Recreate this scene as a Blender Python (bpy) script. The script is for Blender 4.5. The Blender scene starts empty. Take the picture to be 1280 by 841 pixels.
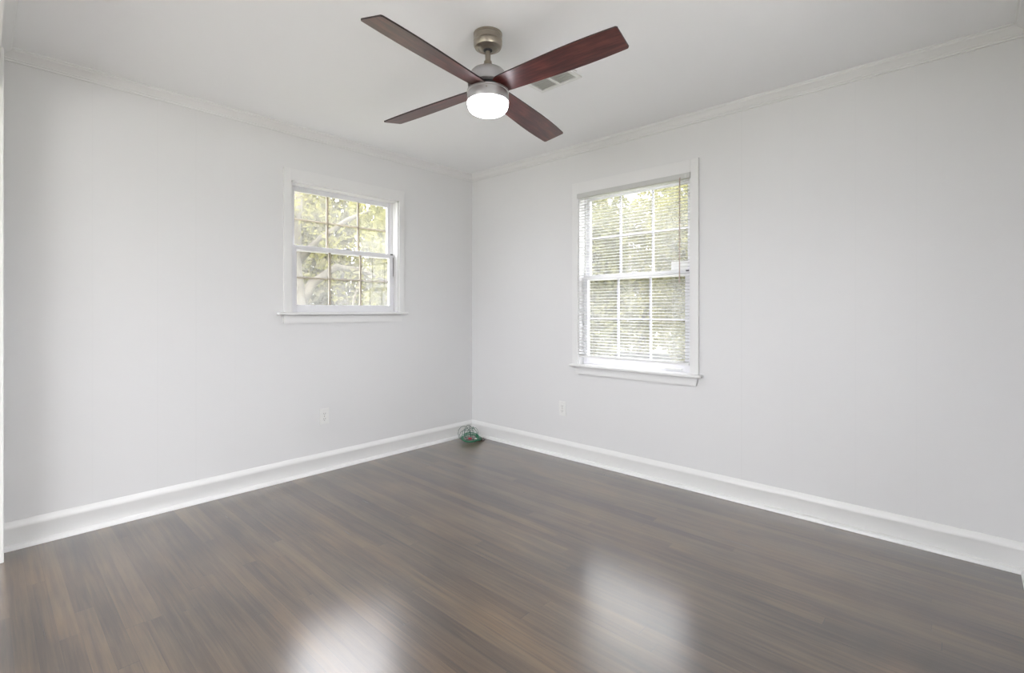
import bpy, bmesh, math, random
from mathutils import Vector, Matrix
random.seed(7)
S = bpy.context.scene
COL = S.collection
PI = math.pi

# ------------------------------------------------------------------ camera
TH = math.radians(42.8)                      # view azimuth from +x
CAM = Vector((-3.149, -3.431, 1.168))
cam_d = bpy.data.cameras.new('camera'); cam = bpy.data.objects.new('camera', cam_d); COL.objects.link(cam)
cam.location = CAM
cam.rotation_euler = (PI/2, 0, TH - PI/2)
cam_d.sensor_width = 36.0
cam_d.lens = 613.0/1280.0*36.0
cam_d.shift_x = 0.0
cam_d.shift_y = -(420.5-388.0)/1280.0
cam_d.clip_start = 0.02
S.camera = cam

# ------------------------------------------------------------------ sky, lights, exposure
SKY = 14.0                                   # zenith radiance of the overcast sky
FAN_LIGHT = 30.0
HALL_FILL = 9.0
ROOM_EXPOSURE = 0.13
w = bpy.data.worlds.new('sky'); S.world = w; w.use_nodes = True
bg = w.node_tree.nodes['Background']; bg.inputs[0].default_value = (0.95, 0.962, 1.0, 1)
_n = w.node_tree.nodes.new; _l = w.node_tree.links.new
_tc = _n('ShaderNodeTexCoord'); _sp = _n('ShaderNodeSeparateXYZ'); _mx = _n('ShaderNodeMath'); _ma = _n('ShaderNodeMath')
_l(_tc.outputs['Generated'], _sp.inputs[0]); _mx.operation = 'MAXIMUM'; _l(_sp.outputs['Z'], _mx.inputs[0]); _mx.inputs[1].default_value = 0.0
_ma.operation = 'MULTIPLY_ADD'; _l(_mx.outputs[0], _ma.inputs[0]); _ma.inputs[1].default_value = SKY*2/3; _ma.inputs[2].default_value = SKY/3
_l(_ma.outputs[0], bg.inputs[1])         # standard overcast sky, brighter towards the zenith
sun_d = bpy.data.lights.new('sun', 'SUN'); sun_d.energy = 7.0; sun_d.angle = math.radians(3); sun_d.color = (1, .95, .84)
sun = bpy.data.objects.new('sun', sun_d); COL.objects.link(sun)
sun.rotation_euler = (math.radians(24), 0, math.radians(-55))
def area_light(name, loc, rot, sx, sy, energy, color=(1, 1, 1)):
    d = bpy.data.lights.new(name, 'AREA'); d.shape = 'RECTANGLE'; d.size = sx; d.size_y = sy; d.energy = energy; d.color = color
    o = bpy.data.objects.new(name, d); COL.objects.link(o); o.location = loc; o.rotation_euler = rot
    return o
# added fill lamp in the hall opening behind the camera, brightens the room
area_light('hall_fill', (-5.28, -1.82, 1.45), (0, -PI/2, 0), 1.5, 2.6, HALL_FILL, (1, .98, .99))
S.view_settings.view_transform = 'Standard'; S.view_settings.look = 'None'
S.view_settings.gamma = 1.0; S.view_settings.use_curve_mapping = False
S.view_settings.exposure = ROOM_EXPOSURE
S.cycles.max_bounces = 14; S.cycles.diffuse_bounces = 8; S.cycles.transparent_max_bounces = 24; S.cycles.glossy_bounces = 6
S.cycles.sample_clamp_indirect = 8.0
S.cycles.use_denoising = True

# ------------------------------------------------------------------ node helpers
class NT:
    def __init__(s, name):
        s.m = bpy.data.materials.new(name); s.m.use_nodes = True
        s.t = s.m.node_tree; s.b = s.t.nodes['Principled BSDF']; s.out = s.t.nodes['Material Output']
    def n(s, typ, **kw):
        x = s.t.nodes.new(typ)
        for k, v in kw.items(): setattr(x, k, v)
        return x
    def l(s, a, b): s.t.links.new(a, b)
    def put(s, sock, v):
        if v is None: return
        if isinstance(v, bpy.types.NodeSocket): s.l(v, sock)
        else: sock.default_value = v
    def math(s, op, a, b=None, c=None, clamp=False):
        x = s.n('ShaderNodeMath', operation=op, use_clamp=clamp)
        for i, v in enumerate((a, b, c)):
            if v is not None: s.put(x.inputs[i], v)
        return x.outputs[0]
    def mix(s, f, a, b, blend='MIX'):
        x = s.n('ShaderNodeMix', data_type='RGBA', blend_type=blend)
        s.put(x.inputs[0], f); s.put(x.inputs[6], a); s.put(x.inputs[7], b)
        return x.outputs[2]
    def ramp(s, f, stops, interp='LINEAR'):
        x = s.n('ShaderNodeValToRGB'); s.l(f, x.inputs[0]); e = x.color_ramp.elements
        x.color_ramp.interpolation = interp
        while len(e) < len(stops): e.new(.5)
        for i, (p, c) in enumerate(stops):
            e[i].position = p; e[i].color = c if len(c) == 4 else (*c, 1)
        return x.outputs[0]
    def noise(s, vec, scale, detail=3, rough=.5, dist=0):
        x = s.n('ShaderNodeTexNoise'); s.put(x.inputs['Vector'], vec)
        x.inputs['Scale'].default_value = scale; x.inputs['Detail'].default_value = detail
        x.inputs['Roughness'].default_value = rough; x.inputs['Distortion'].default_value = dist
        return x.outputs['Fac']
    def coord(s, which='Object'): return s.n('ShaderNodeTexCoord').outputs[which]
    def sep(s, v):
        x = s.n('ShaderNodeSeparateXYZ'); s.l(v, x.inputs[0]); return x.outputs
    def comb(s, a, b, c):
        x = s.n('ShaderNodeCombineXYZ')
        for i, v in enumerate((a, b, c)): s.put(x.inputs[i], v)
        return x.outputs[0]
    def bump(s, h, strength, dist):
        x = s.n('ShaderNodeBump'); x.inputs['Strength'].default_value = strength; x.inputs['Distance'].default_value = dist
        s.l(h, x.inputs['Height']); s.l(x.outputs[0], s.b.inputs['Normal'])
    def set(s, **kw):
        for k, v in kw.items():
            k = {'base': 'Base Color', 'rough': 'Roughness', 'metal': 'Metallic', 'spec': 'Specular IOR Level', 'coat': 'Coat Weight',
                 'coat_rough': 'Coat Roughness', 'coat_ior': 'Coat IOR', 'trans': 'Transmission Weight', 'emit': 'Emission Color', 'estr': 'Emission Strength', 'ior': 'IOR'}[k]
            if isinstance(v, tuple) and len(v) == 3: v = (*v, 1)
            s.put(s.b.inputs[k], v)
        return s.m

def painted(name, c, rough=.45, var=.03, bump=.0006, scale=60, spec=.4):
    t = NT(name); co = t.coord()
    n1 = t.noise(co, 1.7, 3); n2 = t.noise(co, scale, 4, .6)
    dark = tuple(x*(1-var) for x in c)
    t.set(base=t.mix(n1, (*c, 1), (*dark, 1)), rough=rough, spec=spec)
    t.bump(n2, .5, bump)
    return t.m
def plain(name, c, rough=.5, metal=0, spec=.5):
    t = NT(name); co = t.coord(); n = t.noise(co, 35, 3)
    t.set(base=t.mix(n, (*[x*.94 for x in c], 1), (*[min(1, x*1.05) for x in c], 1)), rough=rough, metal=metal, spec=spec)
    return t.m

def wall_mat(name, axis, seams):
    """eggshell white paint over sheet panelling: very shallow vertical grooves"""
    t = NT(name); co = t.coord(); x, y, z = t.sep(co); a = x if axis == 0 else y
    n1 = t.noise(co, .9, 2); n2 = t.noise(co, 90, 4, .6)
    # narrow brush streaks running down the panels
    st = t.noise(t.comb(t.math('MULTIPLY', x, 26.0), t.math('MULTIPLY', y, 26.0), t.math('MULTIPLY', z, .35)), 1.0, 3)
    base = t.mix(n1, (.735, .735, .74, 1), (.715, .715, .72, 1))
    base = t.mix(t.math('MULTIPLY', st, .06), base, (.65, .65, .645, 1))
    g = None
    for s_, wdt, amt in seams:
        d = t.math('ABSOLUTE', t.math('SUBTRACT', a, s_))
        k = t.math('MULTIPLY', t.math('LESS_THAN', d, wdt), amt)
        g = k if g is None else t.math('MAXIMUM', g, k)
    t.set(base=t.mix(g, base, (.55, .55, .545, 1)), rough=.42, spec=.35)
    h = t.math('SUBTRACT', t.math('MULTIPLY', n2, .15), g)
    t.bump(h, .4, .0008)
    return t.m

def floor_mat():
    t = NT('dark_stained_strip_floor'); co = t.coord(); x, y, z = t.sep(co)
    W = .057
    X = t.math('DIVIDE', x, W); ix = t.math('FLOOR', X); fx = t.math('FRACT', X)
    wn = t.n('ShaderNodeTexWhiteNoise', noise_dimensions='1D'); t.l(ix, wn.inputs['W']); r1 = wn.outputs['Value']
    Y = t.math('ADD', t.math('DIVIDE', y, 1.45), t.math('MULTIPLY', r1, 13.0)); iy = t.math('FLOOR', Y); fy = t.math('FRACT', Y)
    w2 = t.n('ShaderNodeTexWhiteNoise', noise_dimensions='2D'); t.l(t.comb(ix, iy, 0.0), w2.inputs['Vector']); r2 = w2.outputs['Value']
    g1 = t.noise(t.comb(t.math('ADD', t.math('MULTIPLY', x, 55.0), t.math('MULTIPLY', r2, 90.0)), t.math('MULTIPLY', y, 2.2), t.math('MULTIPLY', r2, 40.0)), 1.0, 5, .6, .4)
    g2 = t.noise(t.comb(t.math('MULTIPLY', x, 230.0), t.math('MULTIPLY', y, 5.0), r2), 1.0, 3, .5)
    bl = t.noise(t.comb(t.math('MULTIPLY', x, 3.4), t.math('MULTIPLY', y, 1.3), 3.0), 1.0, 3, .55)
    v = t.math('ADD', t.math('MULTIPLY', g1, .55), t.math('MULTIPLY', r2, .16))
    v = t.math('ADD', v, t.math('MULTIPLY', t.math('ADD', t.math('MULTIPLY', t.math('SUBTRACT', bl, .5), 1.6), .5), .38)); v = t.math('ADD', v, t.math('MULTIPLY', g2, .12))
    c = t.ramp(v, [(.34, (.021, .012, .008)), (.48, (.045, .028, .018)), (.62, (.084, .054, .032)), (.78, (.134, .088, .048))])
    hue = t.noise(t.comb(t.math('MULTIPLY', x, 5.0), t.math('MULTIPLY', y, 1.6), 9.0), 1.0, 2)
    c = t.mix(t.ramp(hue, [(.42, (0, 0, 0)), (.62, (.5, .5, .5))]), c, t.mix(1.0, c, (1.12, .96, .74, 1), 'MULTIPLY'))
    sx = t.math('LESS_THAN', t.math('ABSOLUTE', t.math('SUBTRACT', fx, .5)), .4905)      # 1 inside the strip
    sy = t.math('LESS_THAN', t.math('ABSOLUTE', t.math('SUBTRACT', fy, .5)), .4992)
    seam = t.math('SUBTRACT', 1.0, t.math('MULTIPLY', sx, sy))
    vis = t.math('MULTIPLY', seam, t.math('ADD', .38, t.math('MULTIPLY', t.math('GREATER_THAN', r1, .55), .40)))
    c = t.mix(vis, c, (.015, .010, .008, 1))
    ro = t.math('ADD', .24, t.math('MULTIPLY', g1, .12))
    t.set(base=c, rough=ro, spec=.6, coat=1.0, coat_rough=.22, coat_ior=1.8)
    h = t.math('SUBTRACT', t.math('MULTIPLY', g2, .12), t.math('MULTIPLY', seam, .8))
    t.bump(h, .35, .0006)
    return t.m

def glass_mat(name, haze=.03, tint=(1, 1, 1, 1)):
    t = NT(name)
    tr = t.n('ShaderNodeBsdfTransparent'); tr.inputs[0].default_value = tint
    gl = t.n('ShaderNodeBsdfGlossy'); gl.inputs['Roughness'].default_value = .02; gl.inputs[0].default_value = (1, 1, 1, 1)
    fr = t.n('ShaderNodeFresnel'); fr.inputs[0].default_value = 1.45
    df = t.n('ShaderNodeBsdfTranslucent'); df.inputs[0].default_value = (1, 1, .98, 1)  # washed-out glare of the view, put into the glass as a translucent share
    m1 = t.n('ShaderNodeMixShader'); t.l(fr.outputs[0], m1.inputs[0]); t.l(tr.outputs[0], m1.inputs[1]); t.l(gl.outputs[0], m1.inputs[2])
    m2 = t.n('ShaderNodeMixShader')
    d = t.math('MULTIPLY', t.noise(t.coord(), 3.0, 3), haze*2)
    t.l(d, m2.inputs[0]); t.l(m1.outputs[0], m2.inputs[1]); t.l(df.outputs[0], m2.inputs[2])
    t.l(m2.outputs[0], t.out.inputs['Surface'])
    return t.m

def wood_blade_mat():
    t = NT('reddish_mahogany_blade'); co = t.coord(); x, y, z = t.sep(co)
    g = t.noise(t.comb(t.math('MULTIPLY', x, 5.0), t.math('MULTIPLY', y, 60.0), 0.0), 1.0, 5, .6, .8)
    b = t.noise(t.comb(t.math('MULTIPLY', x, 7.0), t.math('MULTIPLY', y, 14.0), 2.0), 1.0, 3)
    c = t.ramp(t.math('ADD', t.math('MULTIPLY', g, .6), t.math('MULTIPLY', b, .4)),
               [(.35, (.030, .006, .007)), (.52, (.080, .019, .017)), (.68, (.165, .046, .034))])
    t.set(base=c, rough=.38, spec=.5, coat=.25, coat_rough=.30)
    return t.m

def leaf_mat(name, c1, c2):
    t = NT(name)
    oi = t.n('ShaderNodeNewGeometry')
    c = t.mix(oi.outputs['Random Per Island'], (*c1, 1), (*c2, 1))
    df = t.n('ShaderNodeBsdfDiffuse'); tl = t.n('ShaderNodeBsdfTranslucent'); t.l(c, df.inputs[0]); t.l(c, tl.inputs[0])
    m = t.n('ShaderNodeMixShader'); m.inputs[0].default_value = .5; t.l(df.outputs[0], m.inputs[1]); t.l(tl.outputs[0], m.inputs[2])
    t.l(m.outputs[0], t.out.inputs['Surface'])
    return t.m

M = {}
M['ceil'] = painted('white_ceiling_paint', (.90, .905, .915), .6, .02, .0005, 120)
M['wallA'] = wall_mat('white_wall_paint_left', 0, [(-2.461, .0012, .16), (-2.268, .0012, .16), (-2.05, .001, .1), (-.62, .001, .1), (-.3, .001, .08), (-2.75, .001, .1)])
M['wallB'] = wall_mat('white_wall_paint_right', 1, [(-2.425, .0013, .28), (-.55, .001, .1), (-.8, .001, .08), (-2.7, .001, .1), (-3.0, .001, .1), (-3.25, .001, .1)])
M['wallC'] = painted('white_wall_paint', (.74, .74, .73), .45, .02)
M['trim'] = painted('white_semigloss_trim', (.80, .80, .795), .28, .015, .0003, 40, .5)
M['crown'] = painted('white_crown_paint', (.78, .78, .78), .4, .02, .0003, 40, .4)
M['casing'] = painted('white_window_paint', (.76, .76, .76), .35, .02, .0003, 40, .45)
M['vinyl'] = painted('white_sash', (.76, .76, .79), .35, .01, .0002, 30, .45)
M['tan'] = plain('tan_grille', (.36, .31, .24), .5)
M['lav'] = plain('pale_grille', (.52, .52, .58), .5)
M['glass2'] = glass_mat('hazy_window_glass', .09)
M['glass'] = glass_mat('window_glass', .09)
M['floor'] = floor_mat()
M['nickel'] = plain('brushed_nickel', (.36, .32, .27), .32, 1.0)
M['nickel2'] = plain('satin_nickel', (.50, .49, .50), .38, .85)
M['black'] = plain('black_rubber', (.012, .012, .014), .5)
M['blade'] = wood_blade_mat()
M['edge'] = plain('dark_blade_edge', (.02, .008, .010), .4)
t = NT('lit_frosted_glass'); t.set(base=(1, 1, 1), rough=.3, emit=(.93, .935, 1.0), estr=FAN_LIGHT); M['bowl'] = t.m
M['plate'] = plain('white_plastic', (.77, .77, .76), .35)
M['slot'] = plain('dark_slot', (.08, .08, .08), .6)
M['slat'] = None
t = NT('white_vinyl_slat'); t.set(base=(.86, .86, .85), rough=.4)
tl = t.n('ShaderNodeBsdfTranslucent'); tl.inputs[0].default_value = (.9, .9, .88, 1)
mx = t.n('ShaderNodeMixShader'); mx.inputs[0].default_value = .28
t.l(t.b.outputs[0], mx.inputs[1]); t.l(tl.outputs[0], mx.inputs[2]); t.l(mx.outputs[0], t.out.inputs['Surface']); M['slat'] = t.m
M['wand'] = plain('reddish_clear_wand', (.42, .33, .29), .25)
M['cord'] = plain('white_cord', (.8, .8, .78), .6)
M['vent'] = plain('white_enamel', (.80, .80, .79), .4)
M['louvre'] = plain('grey_white_louvre', (.70, .71, .68), .5)
M['duct'] = plain('grey_duct', (.62, .62, .60), .6)
M['green'] = plain('green_wire', (.015, .17, .085), .35)
M['green2'] = plain('dark_green_wire', (.03, .10, .07), .4)
M['red'] = plain('red_tag', (.35, .03, .05), .5)
M['brown'] = plain('brown_plug', (.05, .028, .022), .45)
M['paper'] = plain('white_tag', (.8, .82, .78), .5)
M['bark'] = None
t = NT('grey_bark'); co = t.coord(); n = t.noise(co, 6, 5, .7); t.set(base=t.ramp(n, [(.3, (.035, .031, .022)), (.7, (.08, .070, .050))]), rough=.9); t.bump(n, .8, .03); M['bark'] = t.m
M['leafA'] = leaf_mat('yellow_green_leaves', (.115, .115, .040), (.20, .19, .075))
M['leafB'] = leaf_mat('green_leaves', (.08, .084, .036), (.135, .132, .066))
M['leafC'] = leaf_mat('pale_leaves', (.10, .097, .058), (.18, .168, .105))
t = NT('lawn'); co = t.coord(); n = t.noise(co, 2.2, 6, .7); t.set(base=t.ramp(n, [(.3, (.055, .062, .028)), (.7, (.12, .115, .06))]), rough=.95); M['grass'] = t.m
t = NT('pale_asphalt'); co = t.coord(); n = t.noise(co, 12, 4, .6); t.set(base=t.ramp(n, [(.3, (.26, .255, .245)), (.7, (.36, .355, .345))]), rough=.9); M['road'] = t.m

# ------------------------------------------------------------------ mesh helpers
def obj(name, bm, mat, parent=None, smooth=False, loc=None, rot=None):
    me = bpy.data.meshes.new(name); bmesh.ops.recalc_face_normals(bm, faces=bm.faces); bm.to_mesh(me); bm.free()
    mats = mat if isinstance(mat, (list, tuple)) else [mat]
    for m in mats: me.materials.append(m)
    if smooth is True:
        for p in me.polygons: p.use_smooth = True
    elif smooth:
        for p in me.polygons: p.use_smooth = True
        me.set_sharp_from_angle(angle=math.radians(smooth))
    o = bpy.data.objects.new(name, me); COL.objects.link(o)
    if parent: o.parent = parent
    if loc: o.location = loc
    if rot: o.rotation_euler = rot
    return o
def tag(o, label=None, cat=None, group=None, kind=None):
    for k, v in (('label', label), ('category', cat), ('group', group), ('kind', kind)):
        if v: o[k] = v
    return o
def empty(name, loc=(0, 0, 0), rotz=0, **kw):
    o = bpy.data.objects.new(name, None); COL.objects.link(o); o.location = loc; o.rotation_euler = (0, 0, rotz); o.empty_display_size = .1
    return tag(o, **kw)
def box(bm, x0, x1, y0, y1, z0, z1, bev=0, mi=0):
    x0, x1 = sorted((x0, x1)); y0, y1 = sorted((y0, y1)); z0, z1 = sorted((z0, z1))
    vs = [bm.verts.new((x, y, z)) for x in (x0, x1) for y in (y0, y1) for z in (z0, z1)]
    fs = [bm.faces.new([vs[i] for i in f]) for f in ((0, 1, 3, 2), (4, 6, 7, 5), (0, 4, 5, 1), (2, 3, 7, 6), (0, 2, 6, 4), (1, 5, 7, 3))]
    for f in fs: f.material_index = mi
    if bev:
        es = list({e for f in fs for e in f.edges})
        bmesh.ops.bevel(bm, geom=es, offset=bev, segments=2, affect='EDGES', profile=.6)
    return bm
def lathe(bm, prof, n=48, c=(0, 0, 0)):
    rings = []
    for r, z in prof:
        if r < 1e-6: rings.append([bm.verts.new((c[0], c[1], c[2]+z))])
        else: rings.append([bm.verts.new((c[0]+r*math.cos(2*PI*k/n), c[1]+r*math.sin(2*PI*k/n), c[2]+z)) for k in range(n)])
    for a, b in zip(rings, rings[1:]):
        for k in range(n):
            k2 = (k+1) % n
            if len(a) == 1 and len(b) == 1: continue
            if len(a) == 1: bm.faces.new((a[0], b[k], b[k2]))
            elif len(b) == 1: bm.faces.new((a[k], b[0], a[k2]))
            else: bm.faces.new((a[k], b[k], b[k2], a[k2]))
    return bm
def tube(bm, pts, r, n=8, closed=False):
    pts = [Vector(p) for p in pts]; N = len(pts); rings = []
    up = Vector((0, 0, 1)); prev = None
    for i, p in enumerate(pts):
        if closed: d = pts[(i+1) % N]-pts[i-1]
        else: d = pts[min(i+1, N-1)]-pts[max(i-1, 0)]
        d.normalize()
        if prev is None:
            u = d.cross(up) if abs(d.dot(up)) < .95 else d.cross(Vector((1, 0, 0)))
        else: u = prev-d*prev.dot(d)
        u.normalize(); prev = u; v = d.cross(u)
        rr = r[i] if isinstance(r, (list, tuple)) else r
        rings.append([bm.verts.new(p+u*rr*math.cos(2*PI*k/n)+v*rr*math.sin(2*PI*k/n)) for k in range(n)])
    for i in range(N if closed else N-1):
        a = rings[i]; b = rings[(i+1) % N]
        for k in range(n): bm.faces.new((a[k], a[(k+1) % n], b[(k+1) % n], b[k]))
    if not closed: bm.faces.new(rings[0][::-1]); bm.faces.new(rings[-1])
    return bm
def sweep(name, prof, p0, p1, n0, n1, mat, kind='structure', parent=None):
    """profile (inward, z) from p0 to p1 with mitre vectors n0, n1"""
    bm = bmesh.new(); a = []; b = []
    for d, z in prof:
        a.append(bm.verts.new((p0[0]+n0[0]*d, p0[1]+n0[1]*d, z))); b.append(bm.verts.new((p1[0]+n1[0]*d, p1[1]+n1[1]*d, z)))
    m = len(prof)
    for i in range(m): bm.faces.new((a[i], a[(i+1) % m], b[(i+1) % m], b[i]))
    bm.faces.new(a[::-1]); bm.faces.new(b)
    o = obj(name, bm, mat, parent, smooth=35)
    if kind: o['kind'] = kind
    return o

# ------------------------------------------------------------------ room shell
H = 2.44; X0 = -3.10; Y0 = -3.64; T = .13; HX = -5.2
A_X0, A_X1, A_Z0, A_Z1 = -1.700, -.824, 1.137, 2.066      # window opening in the left wall (y = 0)
B_Y0, B_Y1, B_Z0, B_Z1 = -2.114, -1.222, .735, 2.070     # window opening in the right wall (x = 0)
bm = bmesh.new(); box(bm, HX-T, T, Y0-T, T, -.12, 0); o = obj('floor', bm, M['floor']); o['kind'] = 'structure'
bm = bmesh.new(); box(bm, HX-T, T, Y0-T, T, H, H+.12); o = obj('ceiling', bm, M['ceil']); o['kind'] = 'structure'
bm = bmesh.new()
box(bm, HX-T, A_X0, 0, T, 0, H); box(bm, A_X1, T, 0, T, 0, H); box(bm, A_X0, A_X1, 0, T, 0, A_Z0); box(bm, A_X0, A_X1, 0, T, A_Z1, H)
o = obj('wall_left', bm, M['wallA']); o['kind'] = 'structure'
bm = bmesh.new()
box(bm, 0, T, Y0-T, B_Y0, 0, H); box(bm, 0, T, B_Y1, 0, 0, H); box(bm, 0, T, B_Y0, B_Y1, 0, B_Z0); box(bm, 0, T, B_Y0, B_Y1, B_Z1, H)
o = obj('wall_right', bm, M['wallB']); o['kind'] = 'structure'
C_X0, C_X1, C_Z0, C_Z1 = -2.90, -1.45, .80, 2.07          # unseen window opening, added to light the left wall
bm = bmesh.new(); box(bm, HX-T, C_X0, Y0-T, Y0, 0, H); box(bm, C_X1, 0, Y0-T, Y0, 0, H); box(bm, C_X0, C_X1, Y0-T, Y0, 0, C_Z0); box(bm, C_X0, C_X1, Y0-T, Y0, C_Z1, H); o = obj('wall_rear', bm, M['wallC']); o['kind'] = 'structure'
# fourth wall with the wide cased opening the camera looks through
O0, O1, OZ = -3.56, -.142, 2.20
bm = bmesh.new()
box(bm, X0-.12, X0, Y0, O0, 0, H); box(bm, X0-.12, X0, O1, 0, 0, H); box(bm, X0-.12, X0, O0, O1, OZ, H)
o = obj('wall_side', bm, M['wallC']); o['kind'] = 'structure'
bm = bmesh.new()
box(bm, X0, X0+.019, O1-.02, 0, 0, H-.055, .004); box(bm, X0-.12, X0, O1-.018, O1, 0, OZ)
o = obj('trim_1', bm, M['trim']); o['kind'] = 'structure'
# hall behind; its window opening is added to let in fill light
bm = bmesh.new()
box(bm, HX-T, HX, Y0, -3.2, 0, H); box(bm, HX-T, HX, -.45, 0, 0, H); box(bm, HX-T, HX, -3.2, -.45, 0, .65); box(bm, HX-T, HX, -3.2, -.45, 2.25, H)
o = obj('wall_hall', bm, M['wallC']); o['kind'] = 'structure'

crown = [(0, H), (.052, H), (.052, H-.006), (.046, H-.009), (.044, H-.016), (.030, H-.024), (.020, H-.034), (.014, H-.040), (.014, H-.045), (.009, H-.048), (.009, H-.056), (0, H-.056)]
base = [(0, .136), (.004, .136), (.014, .118), (.0160, .108), (.0160, .100), (.011, .091), (.011, .0), (0, 0)]
shoe = [(.011, 0), (.011, .023), (.017, .022), (.025, .017), (.030, .008), (.031, 0)]
c0, c1, c2, c3 = (X0, 0), (0, 0), (0, Y0), (X0, Y0)
segs = [('left', c0, c1, (1, -1), (-1, -1)), ('right', c1, c2, (-1, -1), (-1, 1)), ('rear', c2, c3, (-1, 1), (1, 1)), ('side', c3, c0, (1, 1), (1, -1))]
for i, (nm, p0, p1, n0, n1) in enumerate(segs):
    sweep('trim_%d' % (i+2), crown, p0, p1, n0, n1, M['crown'])
    if nm != 'side':
        m0 = (0, -1) if nm == 'left' else n0        # square end against the door trim
        bb = sweep('baseboard_'+nm, base, p0, p1, m0, n1, M['trim'])
        sweep('shoe_moulding', shoe, p0, p1, m0, n1, M['trim'], None, bb)
# ------------------------------------------------------------------ windows
def make_window(name, loc, rotz, W, Z0, Z1, grille, glassmat, stool_ext, lower_h):
    """local frame: opening x in 0..W seen from the room, +y goes outside, wall face at y = 0"""
    r = empty(name, loc, rotz, kind='structure')
    cw, hw = .052, .085
    bm = bmesh.new()
    box(bm, -cw, 0, -.017, 0, Z0, Z1+hw, .003); box(bm, W, W+cw, -.017, 0, Z0, Z1+hw, .003); box(bm, -.0005, W+.0005, -.0165, 0, Z1, Z1+hw-.0005, .003)
    # thin beads where casing meets jamb
    box(bm, 0, .010, -.006, .03, Z0, Z1); box(bm, W-.010, W, -.006, .03, Z0, Z1); box(bm, 0, W, -.006, .03, Z1-.010, Z1)
    obj('casing', bm, M['casing'], r)
    bm = bmesh.new()
    box(bm, 0, .012, .03, T, Z0, Z1); box(bm, W-.012, W, .03, T, Z0, Z1); box(bm, 0, W, .03, T, Z1-.012, Z1); box(bm, 0, W, .03, T, Z0-.01, Z0+.016)
    # sash tracks
    for x in (.012, W-.022):
        box(bm, x, x+.010, .062, .069, Z0+.016, Z1-.012)
    obj('jamb', bm, M['casing'], r)
    a, b = stool_ext
    bm = bmesh.new(); box(bm, -a, W+b, -.052, 0, Z0, Z0+.019, .006); box(bm, 0, W, -.001, .05, Z0, Z0+.019)
    obj('stool', bm, M['casing'], r)
    bm = bmesh.new()
    pr = [(-a+.035, Z0-.004), (W+b-.035, Z0-.004), (W+b-.045, Z0-.058), (-a+.045, Z0-.058)]
    f = [bm.verts.new((x, -.018, z)) for x, z in pr]; g = [bm.verts.new((x, 0, z)) for x, z in pr]
    bm.faces.new(f); bm.faces.new(g[::-1])
    for i in range(4): bm.faces.new((f[i], g[i], g[(i+1) % 4], f[(i+1) % 4]))
    bmesh.ops.bevel(bm, geom=list(bm.edges), offset=.003, segments=2, affect='EDGES')
    obj('apron', bm, M['casing'], r)
    zb = Z0+.019; zt = Z1-.012; zm = zb+lower_h
    def sash(nm, y0, y1, z0, z1, st, bot, top):
        bm = bmesh.new()
        xa, xb = .022, W-.022
        box(bm, xa, xa+st, y0, y1, z0, z1, .002); box(bm, xb-st, xb, y0, y1, z0, z1, .002)
        box(bm, xa+st, xb-st, y0, y1, z0, z0+bot, .002); box(bm, xa+st, xb-st, y0, y1, z1-top, z1, .002)
        s = obj(nm, bm, M['vinyl'], r)
        gx0, gx1, gz0, gz1 = xa+st, xb-st, z0+bot, z1-top; ym = (y0+y1)/2
        bm = bmesh.new(); v = [bm.verts.new(p) for p in ((gx0, ym, gz0), (gx1, ym, gz0), (gx1, ym, gz1), (gx0, ym, gz1))]; bm.faces.new(v)
        obj('glass', bm, glassmat, s)
        bm = bmesh.new()
        for k in (1, 2):
            x = gx0+(gx1-gx0)*k/3; box(bm, x-.008, x+.008, ym+.004, ym+.012, gz0, gz1)
        z = (gz0+gz1)/2; box(bm, gx0, gx1, ym+.0045, ym+.0115, z-.006, z+.006)
        obj('grille', bm, grille, s)
        return s
    lo = sash('lower_sash', .034, .060, zb, zm+.018, .036, .052, .032)
    up = sash('upper_sash', .070, .096, zm-.018, zt, .034, .032, .036)
    # outer stop and sill outside
    bm = bmesh.new(); box(bm, -.02, W+.02, T, T+.05, Z0-.03, Z0+.0); box(bm, -.08, 0, T-.01, T+.02, Z0, Z1+.08); box(bm, W, W+.08, T-.01, T+.02, Z0, Z1+.08); box(bm, 0, W, T-.01, T+.02, Z1, Z1+.08)
    obj('outer_casing', bm, M['vinyl'], r)
    # cam lock on the meeting rail
    bm = bmesh.new(); box(bm, W/2-.028, W/2+.028, .036, .058, zm+.0175, zm+.022, .001); box(bm, W/2-.006, W/2+.03, .030, .044, zm+.022, zm+.030, .002)
    lathe(bm, [(0, .014), (.009, .013), (.011, .006), (.011, 0)], 16, (W/2, .047, zm+.02))
    obj('sash_lock', bm, M['nickel2'], lo)
    # black tilt latch on the right end of the meeting rail
    bm = bmesh.new(); box(bm, W-.052, W-.030, .030, .040, zm+.010, zm+.019, .002)
    obj('tilt_latch', bm, M['black'], lo)
    return r, lo, up, zm
WA = A_X1-A_X0
w1, lo1, up1, zm1 = make_window('window_1', (A_X0, 0, 0), 0, WA, A_Z0, A_Z1, M['tan'], M['glass'], (.095, .070), .456)
WB = B_Y1-B_Y0
w2, lo2, up2, zm2 = make_window('window_2', (0, B_Y1, 0), -PI/2, WB, B_Z0, B_Z1, M['lav'], M['glass2'], (.062, .080), .665)
make_window('fill_window', (C_X1, Y0, 0), PI, C_X1-C_X0, C_Z0, C_Z1, M['vinyl'], M['glass'], (.06, .06), .63)  # unseen window, added so sky light reaches the left wall
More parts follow.
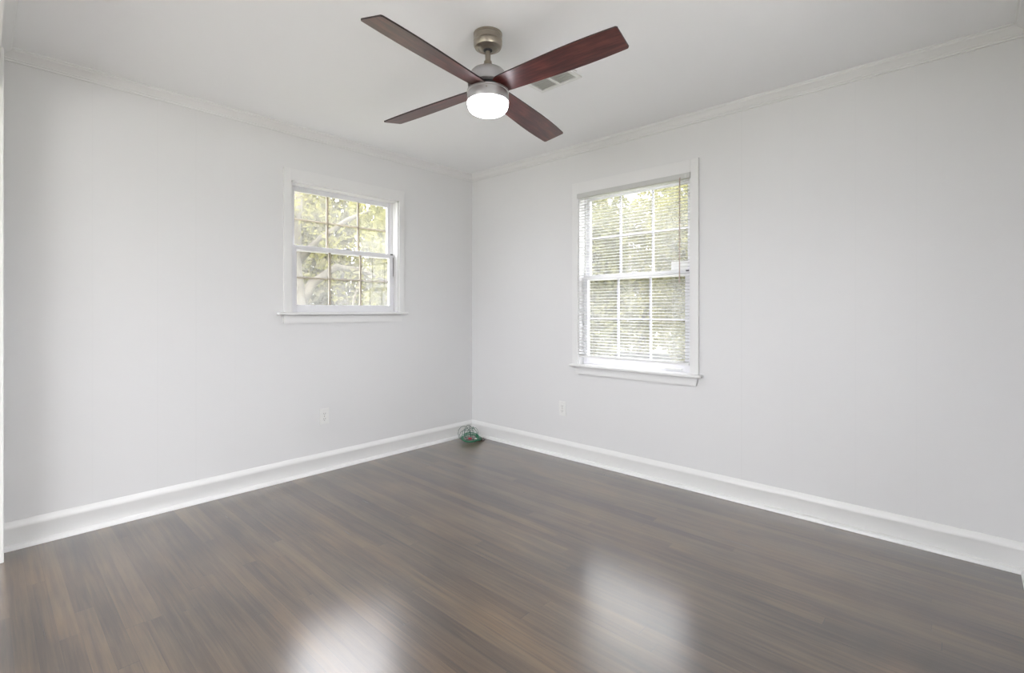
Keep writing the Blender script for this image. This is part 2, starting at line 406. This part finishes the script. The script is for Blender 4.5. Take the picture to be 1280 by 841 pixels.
# lift handle on window 2's bottom rail, sticker on its upper pane; pull cord in window 1's track
bm = bmesh.new(); box(bm, WB-.20, WB-.075, .020, .034, B_Z0+.034, B_Z0+.044, .003); tag(obj('sash_lift', bm, M['plate'], lo2), 'grey sash lift handle')
bm = bmesh.new(); box(bm, WB-.175, WB-.058, .0795, .0815, zm2+.02, zm2+.085); tag(obj('sticker', bm, M['plate'], up2), 'pale sticker on the pane')
bm = bmesh.new(); tube(bm, [(WA-.028, .030, zm1-.01), (WA-.027, .031, zm1-.09), (WA-.028, .030, zm1-.165)], .0022); tag(obj('pull_cord', bm, M['brown'], lo1), 'thin dark pull cord')

# ------------------------------------------------------------------ blind in window 2 (local frame like the window)
bl = empty('window_blind', (0, B_Y1, B_Z0+.02), -PI/2, label='white horizontal mini blind with open slats hanging in the right window', cat='blind')
zt = B_Z1-B_Z0-.02
bm = bmesh.new(); box(bm, -.004, WB-.002, -.022, .016, zt-.036, zt-.001, .002); obj('headrail', bm, painted('grey_white_headrail', (.56, .56, .55), .4), bl)
bm = bmesh.new(); box(bm, WB-.036, WB-.024, -.026, -.020, zt-.030, zt-.008, .002); obj('tilt_bracket', bm, M['duct'], bl)
zlow = .062
N = 56; top = zt-.048
bm = bmesh.new()
for i in range(N):
    z = zlow+.012+(top-zlow-.012)*i/(N-1)
    za = []
    xa, xb = (.004, WB-.014)
    rows = []
    for k in range(5):
        u = -1+k*.5; y = -.003+u*.0122; zz = z+.0024*(1-u*u)+u*.0008
        rows.append((bm.verts.new((xa, y, zz)), bm.verts.new((xb, y, zz))))
    for p, q in zip(rows, rows[1:]): bm.faces.new((p[0], p[1], q[1], q[0]))
sl = obj('slat_panel', bm, M['slat'], bl, smooth=True)
so = sl.modifiers.new('thickness', 'SOLIDIFY'); so.thickness = .0005
bm = bmesh.new(); box(bm, .002, WB-.012, -.016, .010, zlow-.008, zlow+.006, .002); obj('bottom_rail', bm, M['casing'], bl)
for x in (.12, WB/2, WB-.12):
    bm = bmesh.new(); tube(bm, [(x, -.0162, zlow), (x, -.0162, zt-.036)], .0006, 5); tube(bm, [(x, .0102, zlow), (x, .0102, zt-.036)], .0006, 5)
    obj('ladder_cord', bm, M['cord'], bl)
bm = bmesh.new(); tube(bm, [(WB-.066, -.030, zt-.030), (WB-.0665, -.030, zt-.05), (WB-.068, -.030, zt-.68)], .0036, 6)
lathe(bm, [(0, -.72), (.005, -.718), (.005, -.68), (.003, -.67), (0, -.67)], 8, (WB-.068, -.030, zt))
tube(bm, [(WB-.066, -.012, zt-.020), (WB-.066, -.030, zt-.032)], .002, 6)
tag(obj('tilt_wand', bm, M['wand'], bl), 'thin reddish brown tilt wand')

# ------------------------------------------------------------------ ceiling fan
FX, FY, FA = -1.569, -1.817, math.radians(7.0)
fan = empty('ceiling_fan', (FX, FY, H), 0, label='brushed nickel ceiling fan with four dark red wooden blades and a lit white bowl light', cat='ceiling fan')
def fz(z): return z-H
bm = bmesh.new()
lathe(bm, [(0, 0), (.060, 0), (.0655, -.003), (.0655, -.012), (.063, -.015), (.063, -.019), (.0655, -.022), (.0655, -.046), (.063, -.049), (.063, -.053), (.0655, -.056), (.065, -.070), (.060, -.082), (.046, -.089), (.040, -.086), (.036, -.088), (.030, -.094), (.021, -.095), (.021, -.085), (0, -.085)], 56)
for v_ in bm.verts: v_.co.z *= .80
obj('canopy', bm, M['nickel'], fan, smooth=40)
bm = bmesh.new(); lathe(bm, [(0, -.068), (.0205, -.068), (.0205, -.078), (.016, -.083), (0, -.083)], 32); tag(obj('hanger_ball', bm, M['black'], fan, smooth=40), 'black hanger ball')
bm = bmesh.new(); lathe(bm, [(0, -.072), (.0125, -.072), (.0125, -.16), (0, -.16)], 32); obj('downrod', bm, M['nickel'], fan, smooth=40)
bm = bmesh.new(); lathe(bm, [(0, -.126), (.016, -.126), (.018, -.129), (.018, -.136), (.022, -.142), (.026, -.160), (.029, -.168), (0, -.168)], 32); obj('coupling', bm, M['nickel'], fan, smooth=40)
bm = bmesh.new(); lathe(bm, [(0, -.160), (.030, -.160), (.050, -.163), (.068, -.170), (.080, -.182), (.087, -.200), (.090, -.222), (.092, -.236), (.086, -.240), (0, -.240)], 64); obj('motor_housing', bm, M['nickel2'], fan, smooth=40)
bm = bmesh.new(); lathe(bm, [(0, -.238), (.070, -.238), (.070, -.266), (0, -.266)], 48); obj('blade_hub', bm, M['black'], fan, smooth=40)
bm = bmesh.new(); lathe(bm, [(0, -.262), (.088, -.262), (.095, -.265), (.0965, -.270), (.0965, -.274), (.094, -.276), (.095, -.282), (.096, -.312), (.094, -.318), (.088, -.318), (0, -.316)], 64)
lk = obj('light_kit_ring', bm, M['nickel2'], fan, smooth=40, loc=(0, 0, .002))
for k in range(3):
    a = math.radians(222+120*k)
    bm = bmesh.new(); lathe(bm, [(0, -.0), (.003, 0), (.0035, .002), (0, .003)], 10)
    obj('screw', bm, M['nickel'], lk, True, (.0955*math.cos(a), .0955*math.sin(a), -.286), (0, PI/2, a))
bm = bmesh.new()
lathe(bm, [(.086, -.314), (.0935, -.318), (.0945, -.326), (.093, -.338), (.088, -.352), (.080, -.362), (.068, -.369), (.050, -.3735), (.025, -.3755), (0, -.376)], 56)
tag(obj('lamp_bowl', bm, M['bowl'], fan, smooth=True, loc=(0, 0, .006)), 'glowing white glass bowl')
ctrl = [(.055, .040), (.075, .050), (.11, .0535), (.20, .058), (.30, .0625), (.40, .066), (.48, .067), (.56, .0655), (.62, .063), (.654, .061), (.660, .055)]
def blade_mesh():
    bm = bmesh.new(); th = .0032
    lo_, hi = [], []
    pts = [(x, w_) for x, w_ in ctrl]+[(x, -w_) for x, w_ in reversed(ctrl)]
    top = [bm.verts.new((x, y, th)) for x, y in pts]; bot = [bm.verts.new((x, y, -th)) for x, y in pts]
    n = len(pts)
    for i in range(len(ctrl)-1):
        j = n-1-i
        f = bm.faces.new((top[i], top[i+1], top[j-1], top[j])); f = bm.faces.new((bot[j], bot[j-1], bot[i+1], bot[i]))
    for i in range(n):
        f = bm.faces.new((top[i], bot[i], bot[(i+1) % n], top[(i+1) % n])); f.material_index = 1
    return bm
b0 = None
for k in range(4):
    if b0 is None:
        b0 = b = obj('blade', blade_mesh(), [M['blade'], M['edge']], fan)
    else:
        b = b0.copy(); COL.objects.link(b); b.parent = fan
    b.matrix_local = Matrix.Translation((0, 0, -.252)) @ Matrix.Rotation(FA+k*PI/2+math.radians((3.5, 0, 0, 0)[k]), 4, 'Z') @ Matrix.Rotation(-(-.026, -.008, .008, .022)[k]/.64, 4, 'Y') @ Matrix.Rotation(math.radians(-13), 4, 'X')

# ------------------------------------------------------------------ ceiling vent
vt = empty('ceiling_vent', (-1.065, -1.76, H), 0, label='white louvred air vent in the ceiling beyond the fan blade', cat='air vent')
bm = bmesh.new()
vx, vy = .130, .140
ow = .022
box(bm, -vx, vx, -vy, -vy+ow, -.008, 0, .002); box(bm, -vx, vx, vy-ow, vy, -.008, 0, .002)
box(bm, -vx, -vx+ow, -vy+ow, vy-ow, -.008, 0); box(bm, vx-ow, vx, -vy+ow, vy-ow, -.008, 0); box(bm, -vx+ow, vx-ow, -.009, .009, -.008, 0)
obj('frame', bm, M['vent'], vt)
bm = bmesh.new(); box(bm, -vx+ow, vx-ow, -vy+ow, vy-ow, -.0012, 0); obj('backing', bm, M['duct'], vt)
for s in (-1, 1):
    bm = bmesh.new()
    for i in range(12):
        x = -vx+ow+.006+(2*vx-2*ow-.012)*i/11
        y0, y1 = sorted((s*.009, s*(vy-ow)))
        v = [bm.verts.new(p) for p in ((x-.005, y0, -.0075), (x+.004, y0, -.0015), (x+.004, y1, -.0015), (x-.005, y1, -.0075))]
        bm.faces.new(v)
    o = obj('louvre', bm, M['louvre'], vt); m_ = o.modifiers.new('t', 'SOLIDIFY'); m_.thickness = .0008
bm = bmesh.new(); box(bm, -.05, .06, -vy-.016, -vy-.012, -.003, 0)
obj('edge_strip', bm, M['duct'], vt)  # thin grey strip drawn along the vent's edge

# ------------------------------------------------------------------ wall outlets
def outlet(loc, rotz, label):
    r = empty('wall_outlet', loc, rotz, label=label, cat='outlet', group='white duplex outlets on the walls')
    bm = bmesh.new(); box(bm, -.035, .035, -.0055, 0, -.057, .057, .0022); obj('cover_plate', bm, M['plate'], r)
    for z in (-.0195, .0195):
        bm = bmesh.new(); lathe(bm, [(0, .0), (.0165, 0), (.0165, .0022), (0, .0022)], 24)
        f = obj('socket', bm, M['plate'], r, 40, (0, -.0055, z), (PI/2, 0, 0))
        bm = bmesh.new(); box(bm, -.0072, -.0050, -.002, .006, .0021, .0026); box(bm, .0050, .0072, -.002, .006, .0021, .0026); lathe(bm, [(0, .0021), (.0024, .0021), (.0024, .0026), (0, .0026)], 10, (0, -.0085, 0))
        obj('slot', bm, M['slot'], f)
    bm = bmesh.new(); lathe(bm, [(0, 0), (.0035, 0), (.003, .0012), (0, .0014)], 12); obj('screw', bm, M['nickel'], r, 40, (0, -.0055, 0), (PI/2, 0, 0))
    return r
outlet((-1.458, 0, .398), 0, 'white duplex outlet low on the left wall under the window without blinds')
outlet((0, -1.067, .386), -PI/2, 'white duplex outlet low on the right wall, under the left edge of the blind window')

# ------------------------------------------------------------------ green wire bundle in the corner
cb = empty('wire_bundle', (-.165, -.150, 0), 0, label='tangled bundle of thin green wire with a red tag, on the floor in the corner', cat='wire')
def loop(cx, cy, cz, rx, ry, tilt, az, turns=1.0, wob=.006, n=40, ph=0):
    R = Matrix.Rotation(az, 3, 'Z') @ Matrix.Rotation(tilt, 3, 'X'); out = []
    for i in range(int(n*turns)+1):
        a = ph+2*PI*i/n
        p = Vector((rx*math.cos(a), ry*math.sin(a), 0))*(1+random.uniform(-.02, .02))
        p = R @ p; out.append((cx+p.x+random.uniform(-wob, wob)*.3, cy+p.y+random.uniform(-wob, wob)*.3, max(.003, cz+p.z)))
    return out
bm = bmesh.new()
az0 = math.radians(-47)
for k in range(6):
    tube(bm, loop(-.035+random.uniform(-.005, .005), -.045+random.uniform(-.005, .005), .030+.0027*k, .076+random.uniform(-.010, .004), .062+random.uniform(-.008, .004), .36+random.uniform(-.10, .08), az0, 1.0, .004, 40, random.random()*6)[::1], .0027, 6)
obj('coil', bm, M['green'], cb, True)
for (u, rx, ry, cz, az, tl_) in ((-.055, .050, .062, .062, -50, 84), (-.030, .040, .050, .052, -30, 76), (.005, .056, .058, .060, -62, 86), (.020, .050, .052, .054, -20, 70), (.030, .018, .060, .062, 20, 88), (-.040, .060, .044, .046, -75, 68), (.040, .034, .055, .058, -40, 80), (-.010, .046, .066, .066, -10, 82)):
    bm = bmesh.new(); cx, cy = u*math.cos(az0)*-1*-1, u*math.sin(az0)
    tube(bm, loop(cx, cy, cz, rx, ry, math.radians(tl_), math.radians(az), 1.05, .004), .0017, 5)
    obj('loose_loop', bm, M['green2'], cb, True)
bm = bmesh.new(); tube(bm, [(-.01, -.02, .01), (.0, -.005, .08), (-.004, -.003, .115), (-.006, -.003, .128)], .0022, 5); obj('wire_end', bm, M['green2'], cb, True)
bm = bmesh.new(); box(bm, -.016, .016, -.007, .007, 0, .011, .003); tag(obj('red_tag', bm, M['red'], cb, False, (-.050, -.058, .030), (.5, 0, az0)), 'small red tag')
bm = bmesh.new(); box(bm, -.010, .010, -.005, .005, 0, .007, .002); tag(obj('white_tag', bm, M['paper'], cb, False, (-.012, -.092, .030), (.5, .2, az0)), 'small white tag')
bm = bmesh.new(); box(bm, -.020, .020, -.012, .012, 0, .022, .005); tube(bm, [(-.018, 0, .012), (-.045, .006, .008), (-.06, .02, .006)], .004, 6)
tube(bm, [(.012, .0, .015), (.03, .008, .022), (.042, -.004, .006), (.02, -.02, .004)], .0035, 6)
tag(obj('plug', bm, M['brown'], cb, False, (.048, -.085, 0), (0, 0, az0+.2)), 'dark brown plug')
bm = bmesh.new()
for k in range(4): tube(bm, loop(.025+.004*k, -.075, .010+.005*k, .026, .018, .2*k, az0, 1.0, .003, 24), .0028, 5)
obj('small_coil', bm, M['green'], cb, True)

# ------------------------------------------------------------------ outside
GZ = -.55
bm = bmesh.new(); box(bm, -30, 60, -30, 60, GZ-.3, GZ); o = obj('ground', bm, M['grass']); o['kind'] = 'structure'
bm = bmesh.new()
v = [bm.verts.new(p) for p in ((11, -12, GZ+.01), (15.5, -12, GZ+.01), (15.5, 26, GZ+.01), (11, 26, GZ+.01))]; bm.faces.new(v); bmesh.ops.extrude_face_region(bm, geom=list(bm.faces)); 
o = obj('road', bm, M['road']); o['kind'] = 'structure'
bm = bmesh.new(); box(bm, -14, 3, -9, Y0-T-.1, GZ-.05, GZ+.02); o = obj('bounce_slab', bm, painted('pale_bounce', (.62, .61, .59), .9, .08, .002, 12)); o['kind'] = 'structure'  # unseen pale slab, added to bounce light up onto the ceiling
def crown_mesh(blobs, per, size, seed):
    rnd = random.Random(seed); verts = []; faces = []
    for (bx, by, bz, br) in blobs:
        for _ in range(int(per*br*br)):
            while True:
                d = Vector((rnd.uniform(-1, 1), rnd.uniform(-1, 1), rnd.uniform(-1, 1)))
                if .15 < d.length <= 1: break
            d = d.normalized()*(d.length**.4)
            c = Vector((bx, by, bz))+Vector((d.x*br, d.y*br, d.z*br*.8))
            u = Vector((rnd.gauss(0, 1), rnd.gauss(0, 1), rnd.gauss(0, 1))).normalized(); v = u.orthogonal().normalized()
            s = size*rnd.uniform(.6, 1.3); i = len(verts)
            verts += [c-u*s, c+v*s*.5, c+u*s, c-v*s*.5]; faces.append((i, i+1, i+2, i+3))
    me = bpy.data.meshes.new('crown'); me.from_pydata([tuple(q) for q in verts], [], faces); return me
def wood_mesh(branches):
    bm = bmesh.new()
    for pts, rs in branches: tube(bm, pts, rs, 10)
    me = bpy.data.meshes.new('trunk'); bm.to_mesh(me); bm.free()
    for p in me.polygons: p.use_smooth = True
    me.materials.append(M['bark']); return me
protos = []
for k in range(3):
    rnd = random.Random(40+k)
    blobs = [(rnd.uniform(-.8, .8), rnd.uniform(-.8, .8), .55+2.7*j/13, rnd.uniform(.6, .95)) for j in range(14)]
    br = [([(0, 0, -.1), (.05, .02, 1.0), (.0, .1, 2.0), (.1, 0, 2.9)], [.16, .12, .09, .04])]
    for b in blobs[:8]: br.append(([(.02, .02, max(.5, b[2]-1.0)), ((b[0])*.5, b[1]*.5, b[2]-.4), (b[0], b[1], b[2])], [.06, .04, .015]))
    protos.append((crown_mesh(blobs, 1150, .085, k), wood_mesh(br)))
def tree(x, y, rot, s, k, mat, label, sz=1.0):
    r = empty('tree', (x, y, GZ), rot, label=label, cat='tree', group='trees and bushes outside the windows'); r.scale = (s, s, s*sz)
    me = protos[k][0].copy(); me.materials.clear(); me.materials.append(M[mat])
    for nm, m in (('crown', me), ('trunk', protos[k][1])):
        o = bpy.data.objects.new(nm, m); COL.objects.link(o); o.parent = r
    return r
# the big tree close to the left window: leaning trunk with an arching limb
bt = empty('tree', (1.0, 6.0, GZ), 0, label='large tree with a thick leaning trunk and arching limb outside the left window', cat='tree', group='trees and bushes outside the windows')
o = bpy.data.objects.new('trunk', wood_mesh([
    ([(0, 0, -.1), (.03, 0, .8), (.0, .1, 1.7), (-.05, .2, 2.5), (.02, .3, 3.4), (.2, .4, 4.3)], [.26, .20, .19, .18, .14, .06]),
    ([(0, .1, 1.7), (.30, .1, 2.25), (.85, .2, 2.62), (1.5, .3, 2.60), (2.2, .3, 2.35)], [.11, .09, .07, .05, .03]),
    ([(-.03, .2, 2.6), (.4, .1, 3.1), (1.0, 0, 3.6), (1.6, .1, 3.9)], [.10, .07, .05, .02]),
    ([(0, .2, 2.7), (-.5, .1, 3.2), (-1.0, 0, 3.8)], [.09, .06, .02])])); COL.objects.link(o); o.parent = bt
o = bpy.data.objects.new('crown', crown_mesh([(.4, .2, 3.3, .6), (1.1, .1, 3.6, .6), (1.7, .2, 3.0, .5), (-.6, .1, 3.6, .6), (.2, .3, 4.1, .6), (1.0, .6, 2.9, .4), (2.2, .3, 2.5, .4), (.7, .6, 2.6, .5), (1.4, .7, 2.2, .5), (-.1, .8, 2.9, .5)], 700, .055, 77)); COL.objects.link(o); o.parent = bt
o.data.materials.append(M['leafA'])
# thin leaning sapling trunk
spl = empty('sapling', (.98, 4.57, GZ), 0, label='thin leaning sapling outside the left window', cat='tree')
o = bpy.data.objects.new('trunk', wood_mesh([([(0, 0, -.05), (.15, .05, .9), (.42, .1, 1.9), (.6, .1, 2.5)], [.035, .03, .02, .01])])); COL.objects.link(o); o.parent = spl
o = bpy.data.objects.new('crown', crown_mesh([(.6, .1, 2.5, .30), (.45, .1, 2.1, .2)], 400, .05, 78)); COL.objects.link(o); o.parent = spl; o.data.materials.append(M['leafC'])
spots = [   # azimuth from the house corner region, distance, turn, size, height factor, prototype, leaves, label
 (69, 14, .3, 1.0, 1.35, 0, 'leafC', 'pale leafy tree standing behind the big trunk outside the left window'),
 (55, 14, 1.7, 1.0, 1.35, 1, 'leafA', 'yellow green tree seen through the right panes of the left window'),
 (62, 20, 2.9, 1.35, 1.25, 2, 'leafC', 'pale tree in the second row, behind the middle panes of the left window'),
 (54, 28, 4.0, 1.9, 1.15, 1, 'leafB', 'tall green tree farthest off on the right behind the left window'),
 (68, 28, 5.1, 1.9, 1.15, 2, 'leafB', 'tall green tree farthest off on the left behind the left window'),
 (35, 14, .9, 1.0, 1.35, 0, 'leafB', 'green tree seen through the left panes of the blind window'),
 (21, 14, 2.2, 1.0, 1.35, 2, 'leafA', 'yellow green tree seen through the right panes of the blind window'),
 (28, 20, 3.4, 1.35, 1.25, 1, 'leafA', 'yellow green tree in the middle of the blind window, across the road'),
 (22, 28, 4.4, 1.9, 1.15, 0, 'leafB', 'tall green tree farthest off on the right behind the blind window'),
 (36, 28, 5.3, 1.9, 1.15, 2, 'leafC', 'tall pale tree farthest off on the left behind the blind window')]
for az, R_, a, s, sz, k, m, lab in spots:
    tree(CAM.x+R_*math.cos(math.radians(az)), CAM.y+R_*math.sin(math.radians(az)), a, s, k, m, lab, sz)
